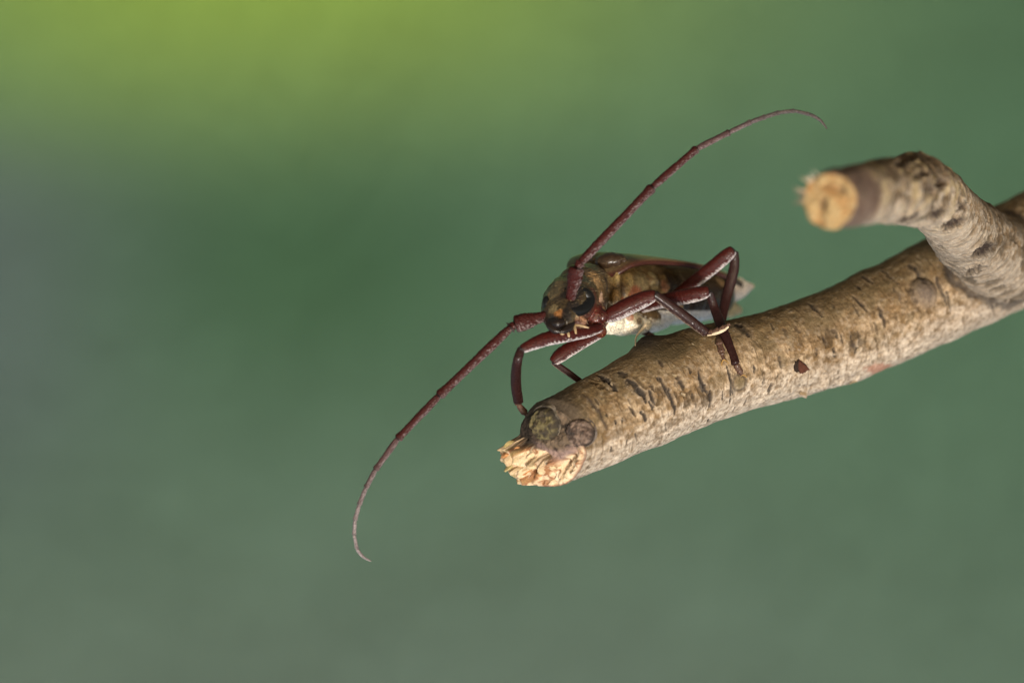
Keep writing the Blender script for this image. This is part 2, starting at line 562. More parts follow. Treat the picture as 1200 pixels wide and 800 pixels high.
kf = KDTree(len(C2))
for n_, p_ in enumerate(C2):
    kf.insert(p_, n_)
kf.balance()
gap = np.full(len(q), 9.0)
for n_ in np.where((X > 1050) & (X < 1260))[0]:
    h_ = kf.find(base[n_])
    gap[n_] = h_[2] - R2_[h_[1]]
fork = np.exp(-((gap - .1 - 1.2 * (mid - .5)) / (.45 + .8 * (fine - .3))) ** 2)
disp -= .35 * fork
col = mix(col, np.tile(c_dk * 1.4, (len(q), 1)), .85 * fork)
disp -= 0.7 * sstep(1.3, 0.0, TT) * sstep(-.05, .15, si - line(ci))
lat = base + nrm * disp[:, None]

# --- the cap: bark knob above, broken wood below
rr_ = np.linspace(1, 0, NC + 1)[1:-1]
cu = np.concatenate([r_ * np.cos(th) for r_ in rr_] + [np.zeros(1)])
cv = np.concatenate([r_ * np.sin(th) for r_ in rr_] + [np.zeros(1)])
rim_r = (Rad[0] + np.concatenate([np.tile(disp[:NS], len(rr_)), [disp[:NS].mean()]]))
pc = np.stack([cu * 5.2, cv * 5.2, 0 * cu], 1)
woodm = sstep(0.10, -0.05, cv - line(cu) + 0.30 * (fbm(pc * 0.8, 3, 61) - 0.5))
rho = np.sqrt(cu ** 2 + cv ** 2)
rough_w = (fbm(pc * np.array([1.0, 0.55, 1]), 3, 62) - 0.5)
step_w = np.round(fbm(pc * np.array([0.75, 0.5, 1]), 2, 63) * 7) / 7 - 0.5
fib = fbm(pc * np.array([3.2, 1.1, 1]), 3, 64) - 0.5
inner = sstep(1.0, 0.90, rho)
hgt = tcap(cu, cv) - .85 * inner * woodm + inner * woodm * (2.4 * rough_w + 3.2 * step_w + 0.7 * fib + 0.25 + 2.4 * sstep(.3, -.5, cu) * (fbm(pc * 1.1, 3, 68) - .5))
hgt += inner * (1 - woodm) * (1.6 * (fbm(pc * 0.6, 4, 66) - 0.5) + 0.35 * (fbm(pc * 3, 3, 67) - 0.5))
back = sstep(-0.2, -0.75, cu) * sstep(0.3, 0.0, cv) * inner
hgt -= 1.3 * back * woodm
hgt += woodm * (2.6 * bmask(cu, cv, .02, -.22, .20, .09) + 2.0 * bmask(cu, cv, -.45, -.05, .14, .12) + 1.6 * bmask(cu, cv, .3, -.5, .10, .16))
hgt = np.maximum(hgt, -4.3 + 1.6 * (fbm(pc * 1.3, 3, 69) - .5))
capv = C[0] + Fv[0] * (cu * rim_r)[:, None] + U[0] * (cv * rim_r)[:, None] + T[0] * hgt[:, None]
n1 = fbm(pc * 1.4, 4, 71)
n2 = fbm(pc * np.array([4, 1.3, 1]), 3, 72)
cw = mix(np.tile(np.array([0.62, 0.45, 0.28]), (len(cu), 1)), np.tile(np.array([0.24, 0.095, 0.035]), (len(cu), 1)), 0.9 * sstep(0.50, 0.64, n1))
cw = mix(cw, np.tile(np.array([0.70, 0.56, 0.39]), (len(cu), 1)), 0.6 * sstep(0.5, 0.7, n2))
cw = mix(cw, np.tile(np.array([0.30, 0.23, 0.09]), (len(cu), 1)), 0.75 * back * sstep(.4, .6, fbm(pc * 2.2, 3, 73)))
cw = mix(cw, np.tile(np.array([0.16, 0.06, 0.04]), (len(cu), 1)), 0.8 * np.exp(-((rho - 0.985) / 0.02) ** 2))
cb = mix(np.tile(np.array([0.030, 0.022, 0.016]), (len(cu), 1)), np.tile(np.array([0.135, 0.095, 0.063]), (len(cu), 1)), sstep(0.30, 0.55, n1 + .12 * cu) * sstep(-.45, .25, cu))
cb = mix(cb, np.tile(np.array([0.30, 0.20, 0.17]), (len(cu), 1)), 0.75 * sstep(0.30, 0.08, cv - line(cu)) * sstep(-.5, .1, cu))
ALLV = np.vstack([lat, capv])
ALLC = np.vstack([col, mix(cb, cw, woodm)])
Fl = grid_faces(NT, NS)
o1 = NT * NS
i = np.arange(NS)
j = (i + 1) % NS
Fr = np.stack([i, o1 + i, o1 + j, j], 1)
Fc = grid_faces(len(rr_), NS, o1)[:, ::-1]
ctr = o1 + len(rr_) * NS
last = o1 + (len(rr_) - 1) * NS
Ft = np.stack([last + i, np.full(NS, ctr), last + j], 1)
capmask = np.concatenate([np.zeros(o1), woodm])


def sub_mesh(name, quads, tris, mat, parent):
    used = np.unique(np.concatenate([quads.ravel(), tris.ravel()]))
    re = np.full(len(ALLV), -1)
    re[used] = np.arange(len(used))
    return mesh_obj(name, ALLV[used], re[quads].tolist() + re[tris].tolist(), mat, parent, ALLC[used])


isw = capmask[Fc].mean(1) > 0.5
isr = capmask[o1 + i] > 0.5
ALLC[:NS][isr] = ALLC[:NS][isr] * 0.3
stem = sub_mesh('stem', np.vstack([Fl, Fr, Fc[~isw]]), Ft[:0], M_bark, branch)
wood = sub_mesh('broken_wood', Fc[isw], Ft, M_wood, branch)
stem['label'] = 'thick brown stem with slit bark, paler underneath'
wood['label'] = 'jagged pale orange wood at the snapped end'

bvh = BVHTree.FromPolygons([tuple(v) for v in ALLV], [tuple(f) for f in Fl[::1]] + [tuple(f) for f in Fr] + [tuple(f) for f in Fc])
CAMM = Vector((0, -600, 0))


def on_bark(px, py, lift=0.15):
    d = (P(px, py, 0) - CAMM).normalized()
    hit = bvh.ray_cast(CAMM, d)
    if hit[0] is None:
        hit = bvh.find_nearest(P(px, py, 5))
    return hit[0] - d * lift, hit[1]


def depth_of(v):
    return v.y


# splinters standing out of the break
r3 = random.Random(9)


def splinter(p0, direction, L, w, colr):
    dirn = direction.normalized()
    L, w = L * .62, w * 1.35
    a = dirn.cross(Vector((r3.uniform(-1, 1), r3.uniform(-1, 1), r3.uniform(-1, 1)))).normalized()
    b = dirn.cross(a)
    V, F = [], []
    prof = [(0, 1.0), (0.3, 1.1), (0.6, 1.0), (0.85, .8), (1, .4)]
    for k, (t, s_) in enumerate(prof):
        cx = r3.uniform(-.12, .12) * w
        for m in range(6):
            an = m / 6 * 2 * math.pi
            rr = s_ * w * r3.uniform(.7, 1.2)
            V.append(p0 + dirn * (L * t) + a * (math.cos(an) * rr + cx) + b * (math.sin(an) * rr * .55))
    F = grid_faces(len(prof), 6).tolist() + [list(range(5, -1, -1)), list(range(24, 30))]
    V = np.array([tuple(v) for v in V])
    cc = np.array(colr) * np.random.default_rng(len(V)).uniform(.8, 1.15, (len(V), 1))
    return mesh_obj('splinter', V, F, M_wood, wood, cc, smooth=False)


Tm = Vector(T[0])
PALE = (0.56, 0.41, 0.24)
ORNG = (0.46, 0.22, 0.09)
YELL = (0.42, 0.32, 0.14)
for (px, py, L, w, cc, ddx) in [
        (603, 520, 2.6, .42, YELL, 0), (606, 535, 2.8, .5, PALE, -.1), (612, 545, 3.0, .45, PALE, -.25),
        (600, 543, 2.2, .4, YELL, -.4), (622, 545, 2.8, .5, ORNG, -.3), (630, 540, 2.6, .5, PALE, -.35), (640, 548, 1.9, .45, PALE, -.2),
        (612, 525, 2.0, .4, ORNG, 0), (618, 533, 2.2, .45, PALE, -.1), (596, 530, 1.8, .4, ORNG, -.2), (636, 552, 1.6, .4, ORNG, -.3), (650, 545, 1.4, .45, PALE, 0),
        (665, 556, .9, .5, PALE, -.2), (676, 551, .8, .45, PALE, -.1)]:
    p, n_ = on_bark(px, py, -0.7)
    splinter(p, -Tm + Vector((0, 0, ddx)) + Vector((r3.uniform(-.12, .12), r3.uniform(-.1, .1), r3.uniform(-.12, .12))), L, w, cc)


# two knots on the end
def knot(px, py, rpx, ca, cb_, seed, tilt):
    p, n_ = on_bark(px, py, 0)
    n_ = Vector(n_)
    n_ = (n_ if n_.y < 0 else -n_).normalized()
    n_ = (n_ * (1 - tilt) + Vector((-.42, -.75, .12)) * tilt).normalized()
    a = n_.cross(Vector((0, 0, 1))).normalized()
    b = n_.cross(a)
    NR, NA = 60, 120
    rr = np.linspace(0, 1, NR)
    an = np.linspace(0, 2 * np.pi, NA, endpoint=False)
    RR, AA = np.repeat(rr, NA), np.tile(an, NR)
    u_, v_ = RR * np.cos(AA), RR * np.sin(AA)
    pp = np.stack([u_ * 2, v_ * 2, 0 * u_ + seed], 1)
    wob = 1 + 0.16 * (fbm(np.stack([np.cos(AA) * 1.2, np.sin(AA) * 1.2, 0 * AA + seed], 1), 3, seed) - 0.5)
    rad = rpx * 0.1 * RR * wob
    h = 1.25 * (1 - RR ** 2.2) - 0.60 * np.exp(-((RR - 0.84) / 0.06) ** 2) - 1.6 * sstep(0.90, 1.0, RR) - .25
    h += 1.1 * (fbm(pp * 1.3, 4, seed + 1) - 0.5) * sstep(1, .8, RR) + 0.25 * (fbm(pp * 5, 3, seed + 2) - 0.5)
    h -= 0.15 * np.exp(-((RR - 0.45) / 0.08) ** 2) * (0.4 + fbm(pp, 2, seed + 5))
    V = np.array(p)[None] + np.array(a)[None] * (u_ / np.maximum(RR, 1e-6) * rad)[:, None] + np.array(b)[None] * (v_ / np.maximum(RR, 1e-6) * rad)[:, None] + np.array(n_)[None] * h[:, None]
    n_1 = fbm(pp * 1.8, 4, seed + 7)
    c_ = mix(np.tile(np.array(ca), (len(RR), 1)), np.tile(np.array(cb_), (len(RR), 1)), sstep(.42, .6, n_1))
    c_ = mix(c_, np.tile(np.array([.035, .03, .026]), (len(RR), 1)), .85 * np.exp(-((RR - .86) / .08) ** 2) + .75 * sstep(.62, .72, n_1) * (RR < .7))
    c_ = mix(c_, np.tile(np.array([.13, .095, .065]), (len(RR), 1)), .9 * sstep(.93, .97, RR))
    c_ = mix(c_, np.tile(np.array([.40, .33, .27]), (len(RR), 1)), .45 * np.exp(-((RR - .95) / .05) ** 2) * sstep(.4, .6, fbm(pp * 1.1, 3, seed + 9)))
    return mesh_obj('knot', V, grid_faces(NR, NA).tolist(), M_bark, branch, c_)


knot(637, 497, 24, (.135, .108, .052), (.055, .043, .028), 3, .6)['label'] = 'olive round knot with a dark ring'
knot(679, 506, 20, (.175, .122, .092), (.075, .050, .038), 8, .15)['label'] = 'pinkish brown round knot with a dark ring'

# dead bud on the bark
p, n_ = on_bark(938, 430, -0.2)
V, c_ = [], []
nb = 14
for k in range(nb):
    t = k / (nb - 1)
    ctr_ = p + Vector((-1.3 + 2.4 * t, -.15 - .5 * math.sin(t * math.pi), .4 - .7 * t))
    rr = (0.15 + .78 * math.sin(min(1, t * 1.12) * math.pi) ** .6) * (1 if t < .95 else .4)
    for m in range(16):
        an = m / 16 * 2 * math.pi
        w = rr * r3.uniform(.6, 1.2) * .85
        V.append(tuple(ctr_ + Vector((.3 * w * math.cos(an), w * .5 * math.cos(an), w * math.sin(an)))))
        c_.append((.075, .028, .017) if t > .5 else (.028, .018, .013))
bud = mesh_obj('bud_scar', V, grid_faces(nb, 16).tolist(), M_bark, branch, np.array(c_))
bud['label'] = 'small reddish brown dead bud'

# curling bark flakes
for (px, py, sx) in [(717, 451, .22), (800, 462, .3), (812, 404, .25), (941, 461, .4), (790, 440, .3), (830, 480, .3), (1045, 436, .4), (1000, 447, .4), (695, 480, .25), (925, 410, .25)]:
    p, n_ = on_bark(px, py, -0.03)
    n_ = Vector(n_)
    n_ = n_ if n_.dot(CAMM - p) > 0 else -n_
    a = n_.cross(Vector((r3.uniform(-.4, .4), 0, 1))).normalized()
    b = n_.cross(a)
    V = []
    for iy in range(4):
        for ix in range(4):
            x_, y_ = ix / 3 - .5, iy / 3 - .5
            V.append(p + a * (x_ * sx * 2.0 * r3.uniform(.8, 1.2)) + b * (y_ * sx * r3.uniform(.8, 1.2)) + n_ * (.28 * (x_ + .5) ** 2 + r3.uniform(0, .05)))
    V2 = [v - n_ * .09 for v in V]
    F = []
    for iy in range(3):
        for ix in range(3):
            k = iy * 4 + ix
            F += [[k, k + 1, k + 5, k + 4], [16 + k + 4, 16 + k + 5, 16 + k + 1, 16 + k]]
    edge = [0, 1, 2, 3, 7, 11, 15, 14, 13, 12, 8, 4]
    for k in range(12):
        e, f = edge[k], edge[(k + 1) % 12]
        F.append([f, e, e + 16, f + 16])
    tone = np.array(r3.choice([(.26, .19, .11), (.20, .14, .08), (.32, .24, .15)]))
    mesh_obj('bark_flake', [tuple(v) for v in V + V2], F, M_bark, branch, np.tile(tone, (32, 1)), smooth=False)

# --- the side shoot, coming towards the camera
T2, F2, U2 = frames(C2)
th2 = np.linspace(0, 2 * np.pi, NS2, endpoint=False)
TH2, TT2 = np.tile(th2, NT2), np.repeat(t2, NS2)
c2, s2 = np.cos(TH2), np.sin(TH2)
nr2 = np.repeat(F2, NS2, 0) * c2[:, None] + np.repeat(U2, NS2, 0) * s2[:, None]
b2 = np.repeat(C2, NS2, 0) + nr2 * np.repeat(R2_, NS2)[:, None]
X2, Y2 = proj(b2)
q2 = b2
m2 = fbm(q2 * 1.2, 4, 81)
f2 = fbm(q2 * 3.2, 4, 82)
d2 = 0.5 * (fbm(q2 * 0.25, 3, 83) - .5) + 0.3 * (fbm(q2 * .9, 4, 84) - .5) + 0.15 * (f2 - .5)
# ring wrinkles round the bend, collar at the knuckle and at the foot
wr = fbm(np.stack([TT2 * 2.2, TH2 * 1.4, 0 * TT2], 1), 4, 85)
d2 -= 0.20 * sstep(.56, .68, wr)
Lt = t2[-1]


def at_x(px):
    return t2[np.argmin(np.abs(proj(C2)[0] - px))]


for px_, a_, w_ in [(1072, .45, .8), (1090, -.35, .7), (1060, -.25, .6), (1018, -.22, .9), (1040, .18, 1.0)]:
    d2 += a_ * np.exp(-((TT2 - at_x(px_) + .8 * (m2 - .5)) / w_) ** 2)
k1 = np.tile(np.array([.225, .155, .092]), (len(q2), 1))
k2 = np.tile(np.array([.39, .315, .235]), (len(q2), 1))
kb = np.tile(np.array([.085, .056, .030]), (len(q2), 1))
cl2 = mix(k1, k2, sstep(.4, .62, m2 * .6 + f2 * .4))
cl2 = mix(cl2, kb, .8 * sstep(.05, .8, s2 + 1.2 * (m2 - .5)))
blot = fbm(q2 * .75, 4, 87)
cl2 = mix(cl2, kb * .8, .75 * sstep(.52, .62, blot) * (1 - .35 * sstep(at_x(1085), at_x(1110), TT2)))
cl2 = mix(cl2, np.tile(np.array([.36, .27, .14]), (len(q2), 1)), .6 * sstep(.47, .38, blot) * (1 - sstep(at_x(1085), at_x(1110), TT2)))
cl2 = mix(cl2, k2 * 1.05, .6 * sstep(.1, .8, -s2 + .8 * (m2 - .5)))  # light from below painted in: paler underside against the darkened top
cl2 = mix(cl2, kb * .6, .55 * sstep(.56, .68, wr))
band = 1 - sstep(at_x(992), at_x(1006), TT2 + 3.0 * (m2 - .5))
cl2 = mix(cl2, np.tile(np.array([.105, .068, .052]), (len(q2), 1)), .85 * band)
for px_, w_, st in [(1062, .55, .7), (1020, .5, .45), (1090, .4, .5)]:
    cl2 = mix(cl2, kb * .45, st * np.exp(-((TT2 - at_x(px_) + 1.6 * (m2 - .5)) / w_) ** 2))
fr2 = (nr2 * (np.array([0, -600, 0]) - b2)).sum(1) > 0
for (px_, py_, rx, ry, g) in [(1098, 250, 13, 6, .9), (1117, 262, 14, 6, .9), (1153, 293, 15, 9, 1), (1100, 215, 8, 8, .7), (1062, 256, 12, 6, 1.1), (1086, 225, 8, 10, .6),
                              (1128, 243, 5, 4, .8), (1143, 316, 14, 5, .7), (1078, 205, 12, 8, .6), (1060, 190, 16, 6, .6)]:
    mk = bmask(X2 + 10 * (m2 - .5), Y2 + 10 * (f2 - .5) + .35 * (X2 - px_), px_, py_, rx, ry) * fr2
    rimk = np.exp(-((mk - .35) / .15) ** 2) * fr2
    d2 -= .62 * g * sstep(.3, .9, mk) - .22 * rimk
    cl2 = mix(cl2, np.tile(np.array([.040, .028, .022]), (len(q2), 1)), np.clip(1.15 * g * sstep(.22, .7, mk) * (.4 + f2), 0, 1))
cl2 = cl2 * (1 - .22 * sstep(at_x(1095), at_x(1130), TT2))[:, None]
km = KDTree(len(C))
for n_, p_ in enumerate(C):
    km.insert(p_, n_)
km.balance()
gap2 = np.full(len(q2), 9.0)
for n_ in np.where(TT2 > at_x(1110))[0]:
    h_ = km.find(b2[n_])
    gap2[n_] = h_[2] - Rad[h_[1]]
fork2 = np.exp(-((gap2 - .1) / (.4 + .5 * m2)) ** 2)
d2 -= .25 * fork2
cl2 = mix(cl2, kb * .4, .9 * np.clip(fork2 * (.3 + 1.4 * f2), 0, 1))
fold = sstep(.5, .62, fbm(np.stack([TT2 * 1.1, TH2 * 2.0, 0 * TT2 + 4], 1), 3, 88)) * sstep(at_x(1120), at_x(1145), TT2)
d2 -= .30 * fold
cl2 = mix(cl2, kb * .55, .6 * fold)
lat2 = b2 + nr2 * d2[:, None]
r_2 = np.linspace(1, 0, NC2 + 1)[1:-1]
u2_ = np.concatenate([r_ * np.cos(th2) for r_ in r_2] + [np.zeros(1)])
v2_ = np.concatenate([r_ * np.sin(th2) for r_ in r_2] + [np.zeros(1)])
rm2 = R2_[0] + np.concatenate([np.tile(d2[:NS2], len(r_2)), [d2[:NS2].mean()]])
pc2 = np.stack([u2_ * 3.4, v2_ * 3.4, 0 * u2_], 1)
rho2 = np.sqrt(u2_ ** 2 + v2_ ** 2)
a1 = fbm(pc2 * .8, 4, 91)
h2 = (1.6 * (a1 - .5) + .6 * (fbm(pc2 * 2.5, 3, 92) - .5)) * sstep(1, .85, rho2) - .25 * (1 - rho2 ** 4)
pith = bmask(u2_, v2_, -.25, -.12, .12, .22) + .6 * bmask(u2_, v2_, .45, .35, .28, .10) + .4 * bmask(u2_, v2_, -.05, .5, .3, .08)
h2 += .9 * np.clip(pith, 0, 1)
cap2 = C2[0] + F2[0] * (u2_ * rm2)[:, None] + U2[0] * (v2_ * rm2)[:, None] + T2[0] * h2[:, None]
cc2 = mix(np.tile(np.array([.37, .25, .115]), (len(u2_), 1)), np.tile(np.array([.34, .19, .075]), (len(u2_), 1)), .8 * sstep(.50, .64, a1))
cc2 = mix(cc2, np.tile(np.array([.44, .32, .16]), (len(u2_), 1)), .7 * sstep(.5, .7, fbm(pc2 * 1.5, 3, 95)))
cc2 = mix(cc2, np.tile(np.array([.07, .03, .02]), (len(u2_), 1)), .9 * np.clip(pith, 0, 1))
ALLV = np.vstack([lat2, cap2])
ALLC = np.vstack([cl2, cc2])
o2 = NT2 * NS2
ALLC[:NS2] = np.array([.13, .06, .035])
i = np.arange(NS2)
j = (i + 1) % NS2
Fc2 = grid_faces(len(r_2), NS2, o2)[:, ::-1]
lst = o2 + (len(r_2) - 1) * NS2
Ft2 = np.stack([lst + i, np.full(NS2, o2 + len(r_2) * NS2), lst + j], 1)
shoot = sub_mesh('side_shoot', np.vstack([grid_faces(NT2, NS2), np.stack([i, o2 + i, o2 + j, j], 1)]), Ft2[:0], M_bark, branch)
shoot['label'] = 'short bent side shoot with a knuckle, ending in a cut'
face = sub_mesh('cut_face', Fc2, Ft2, M_wood, shoot)
face['label'] = 'round yellow orange cut wood with a dark pith'
# torn bark fibres at the rim of the cut
for k in range(16):
    an = R(r3.uniform(110, 185))
    p = Vector(C2[0]) + Vector(F2[0]) * (math.cos(an) * R2_[0]) + Vector(U2[0]) * (math.sin(an) * R2_[0])
    L = r3.uniform(.5, 1.3)
    dr = (Vector(F2[0]) * math.cos(an) + Vector(U2[0]) * math.sin(an) - Vector(T2[0]) * r3.uniform(.2, .9)).normalized()
    sd = dr.cross(Vector((0, 1, 0))).normalized()
    sd2 = dr.cross(sd)
    w = r3.uniform(.08, .2)
    V = [p - dr * .3 + sd * w, p - dr * .3 - sd * w, p - dr * .3 + sd2 * w, p + dr * L]
    tone = np.array(r3.choice([(.42, .33, .22), (.2, .14, .1), (.55, .47, .36)]))
    mesh_obj('bark_fibre', [tuple(v) for v in V], [[0, 2, 1], [0, 1, 3], [1, 2, 3], [2, 0, 3]], M_bark, shoot, np.tile(tone, (4, 1)), smooth=False)

# ------------------------------------------------------------------ the beetle
beetle = thing('longhorn_beetle', 'reddish brown longhorn beetle with long curved antennae clinging to the broken twig', 'beetle')

BV, BF, BC = [], [], []


def add_loft(rings, colr, seg=40):
    """rings: (centre, side, up, half width, up height, down height, exponent)"""
    off = len(BV)
    for (c_, s_, u_, hw, hu, hd, ex) in rings:
        for m in range(seg):
            an = m / seg * 2 * math.pi
            ca, sa = math.cos(an), math.sin(an)
            x_ = math.copysign(abs(ca) ** (2 / ex), ca) * hw
            y_ = math.copysign(abs(sa) ** (2 / ex), sa) * (hu if sa > 0 else hd)
            BV.append(tuple(c_ + s_ * x_ + u_ * y_))
            BC.append(colr)
    nr = len(rings)
    BF.extend(grid_faces(nr, seg, off).tolist())
    BF.append([off + m for m in range(seg)][::-1])
    BF.append([off + (nr - 1) * seg + m for m in range(seg)])


def br(px, py, d, phi, hw, hu, hd, ex=2.2, roll=8):
    """a body cross-section at heading phi (degrees away from the picture plane)"""
    a = R(phi)
    s_ = Vector((math.sin(a), -math.cos(a), 0))
    u_ = Vector((0, 0, 1))
    ro = R(roll)
    return (P(px, py, d), s_ * math.cos(ro) - u_ * math.sin(ro), u_ * math.cos(ro) + s_ * math.sin(ro), hw, hu, hd, ex)


def ball(px, py, d, r, colr, sx=1, sz=1, seg=20):
    c_ = P(px, py, d)
    rings = []
    for k in range(11):
        t = math.pi * (k + .02) / 10.04
        rr = math.sin(t) * r
        rings.append((c_ + Vector((0, -math.cos(t) * r, 0)), Vector((1, 0, 0)), Vector((0, 0, 1)), rr * sx, rr * sz, rr * sz, 2))
    add_loft(rings, colr, seg)


OLIVE = (.050, .034, .016)
GOLD = (.160, .100, .040)
GOLDB = (.080, .048, .020)
RED = (.075, .014, .008)
DARK = (.040, .024, .015)
WHITE = (.90, .86, .80)
CREAM = (.76, .69, .55)
# head
add_loft([br(682, 350, 7.5, 62, 2.4, 2.8, 2.8), br(675, 349, 5.2, 62, 2.9, 2.9, 3.0), br(668, 351, 3.2, 62, 3.1, 3.0, 3.0), br(661, 357, 1.2, 60, 3.0, 2.8, 2.8),
          br(656, 364, -.6, 60, 2.5, 2.1, 2.3), br(653.5, 371, -1.9, 60, 2.0, 1.5, 1.7), br(652, 377, -2.6, 60, 1.4, .9, 1.0)], OLIVE)
ball(668, 350, 0.4, 1.15, DARK, 1, 1)               # antennal sockets
ball(642, 369, -.4, 0.95, DARK, 1, 1)
ball(662, 372, -1.2, 1.0, DARK, .6, 1.3)             # ridge between cheek and front
ball(675, 377, -.4, 1.25, (.07, .03, .02), 1.1, .7)  # cheek
# prothorax
add_loft([br(676, 347, 5.8, 62, 2.8, 2.9, 3.2), br(679, 344, 6.8, 62, 3.2, 3.2, 3.9, 2.4), br(683, 343, 8.6, 60, 3.4, 3.4, 4.1, 2.5), br(687, 343, 10.4, 57, 3.25, 3.5, 4.0, 2.5),
          br(690, 344, 11.6, 55, 2.8, 3.3, 3.6)], GOLDB)
# wing-bearing thorax
add_loft([br(691, 347, 11.6, 52, 3.0, 3.0, 3.6), br(697, 346, 13.0, 50, 4.1, 3.7, 4.2, 2.4), br(711, 346, 15.2, 46, 4.8, 4.4, 4.4, 2.6), br(728, 347, 17.2, 44, 5.0, 4.4, 4.5, 2.6),
          br(746, 349, 19.0, 42, 5.0, 4.3, 4.3, 2.6), br(762, 350, 20.6, 42, 4.8, 4.2, 3.8, 2.6)], GOLD)
ball(717, 306, 11.6, 1.4, (.034, .019, .010), 1.5, .75)  # shoulder
ball(723, 330, 11.0, 1.0, GOLD, .6, 1.5)           # side plates
ball(722, 349, 9.4, 1.0, GOLD, .7, 1.3)
ball(737, 330, 12.8, .9, GOLD, .6, 1.5)
ball(754, 330, 15.0, 1.6, GOLDB, 1.2, .75)
# abdomen, ring after ring
ab = [(758, 350, 20.2, 4.8, 4.1, 3.3), (776, 350, 22.0, 4.8, 3.9, 3.1), (796, 349, 23.8, 4.6, 3.7, 3.0), (816, 348, 25.6, 4.2, 3.3, 2.9), (832, 346, 27.0, 3.5, 2.7, 2.7), (845, 344, 28.2, 2.5, 1.9, 2.3),
      (853, 343, 29.0, 1.5, 1.2, 1.5)]
for k in range(len(ab) - 1):
    (x0, y0, d0, w0, a0, b0), (x1, y1, d1, w1, a1_, b1) = ab[k], ab[k + 1]
    add_loft([br(x0, y0, d0, 42, w0 * .985, a0 * .99, b0 * .96), br((x0 + x1) / 2, (y0 + y1) / 2, (d0 + d1) / 2, 42, (w0 + w1) / 2 * 1.01, (a0 + a1_) / 2, (b0 + b1) / 2 * 1.03),
              br(x1, y1, d1, 42, w1 * 1.0, a1_, b1)], DARK)
# hip joints and the bulging breast
ball(706, 371, 3.8, .8, (.045, .010, .007), .95, 1.1)
ball(703, 388, 3.8, .85, (.075, .017, .008), .95, 1.0)
ball(697, 372, 5.0, 1.9, RED, .9, 1.0)
ball(690, 382, 4.0, .9, RED)
ball(730, 377, 10.5, 2.0, CREAM, 1.25, .85)
ball(745, 381, 12.0, 1.5, CREAM, 1.3, .75)
ball(716, 378, 8.0, 1.7, CREAM, 1, .85)
ball(752, 372, 13.5, 1.7, GOLDB, 1.4, .8)
ball(780, 360, 16.0, 1.6, DARK, 1.4, .8)
# tail lobes
add_loft([br(845, 338, 27.5, 30, .6, 1.5, 1.8), br(858, 338, 27.8, 30, .7, 1.6, 1.9), br(870, 337, 28.2, 30, .6, 1.1, 1.3), br(883, 336, 28.6, 30, .2, .25, .25)], CREAM)
add_loft([br(845, 358, 28.0, 30, .6, 1.0, 1.4), br(857, 360, 28.4, 30, .6, 1.1, 1.3), br(869, 364, 28.8, 30, .2, .3, .3)], (.60, .50, .28))

me = bpy.data.meshes.new('raw')
me.from_pydata(BV, [], BF)
raw = link(bpy.data.objects.new('raw', me))
md = raw.modifiers.new('r', 'REMESH')
md.mode = 'VOXEL'
md.voxel_size = 0.11
dg = bpy.context.evaluated_depsgraph_get()
ev = raw.evaluated_get(dg)
bm_ = bpy.data.meshes.new_from_object(ev)
bpy.data.objects.remove(raw)
bpy.data.meshes.remove(me)
bm_.name = 'body'
nv = len(bm_.vertices)
co = np.zeros(nv * 3)
bm_.vertices.foreach_get('co', co)
co = co.reshape(-1, 3)
no = np.zeros(nv * 3)
bm_.vertices.foreach_get('normal', no)
no = no.reshape(-1, 3)
kd = KDTree(len(BV))
for k, v in enumerate(BV):
    kd.insert(v, k)
kd.balance()
BCa = np.array(BC)
pc_ = np.zeros((nv, 3))
for k in range(nv):
    hits = kd.find_n(co[k], 3)
    w = np.array([1 / (h[2] + .05) for h in hits])
    pc_[k] = (BCa[[h[1] for h in hits]] * w[:, None]).sum(0) / w.sum()
bx_, by_ = proj(co)
bn = fbm(co * 1.3, 4, 101)
bf = fbm(co * 4.0, 3, 102)


bvh_body = BVHTree.FromPolygons([tuple(v) for v in co], [tuple(p.vertices) for p in bm_.polygons])


def on_body(px, py, sink=0.0):
    d = (P(px, py, 0) - CAMM).normalized()
    hit = bvh_body.ray_cast(CAMM, d)
    return (hit[0] if hit[0] is not None else bvh_body.find_nearest(P(px, py, 6))[0]) + d * sink


def dab(px, py, r, colr, amt=1.0, sz=1.0):
    """patch of pigment, hair or painted light on the body, r in mm, sz stretches it upwards"""
    global pc_
    c_ = np.array(on_body(px, py))
    df = (co - c_) / np.array([1, 1, sz])
    dd = np.linalg.norm(df, axis=1) / r + .6 * (bn - .5)
    pc_ = mix(pc_, np.tile(np.array(colr), (nv, 1)), amt * sstep(1.0, .6, dd))


BLK = (.014, .011, .010)
dab(645, 345, 1.6, (.15, .11, .055), .85)
dab(660, 330, 1.7, (.16, .115, .056), .85)
dab(676, 322, 1.2, (.11, .07, .035), .8)
dab(655, 350, .8, (.05, .036, .022), .7)
dab(648, 362, .8, (.19, .14, .07), .7)
dab(655, 368, .75, (.24, .10, .03), .9)
dab(644, 374, .9, (.045, .032, .022), .8)
dab(664, 368, .8, BLK, .9, 1.5)
dab(672, 345, 1.0, BLK, .8)
dab(652, 379, 1.0, BLK, .95)
dab(676, 372, .6, (.34, .23, .13), .8)
dab(674, 378, .8, (.10, .035, .02), .8)
dab(684, 374, .7, (.36, .19, .11), .8)
dab(694, 326, 1.35, (.20, .122, .055), .95)            # downy side of the neck shield
dab(684, 320, 1.0, (.10, .065, .035), .7)
dab(696, 350, 1.5, (.055, .014, .009), .95, 1.2)
dab(689, 345, .5, (.30, .12, .08), .6)
dab(692, 364, 1.3, (.06, .015, .010), .95)
dab(672, 358, 1.0, BLK, .9)
dab(679, 340, .8, BLK, .85)
dab(662, 346, .7, BLK, .7)
dab(686, 368, .7, (.24, .10, .06), .7)
dab(704, 352, .45, (.34, .22, .15), .8, 3.0)
dab(709, 362, .45, (.36, .22, .12), .7, 2.0)
dab(711, 332, .42, BLK, .9, 4.5)
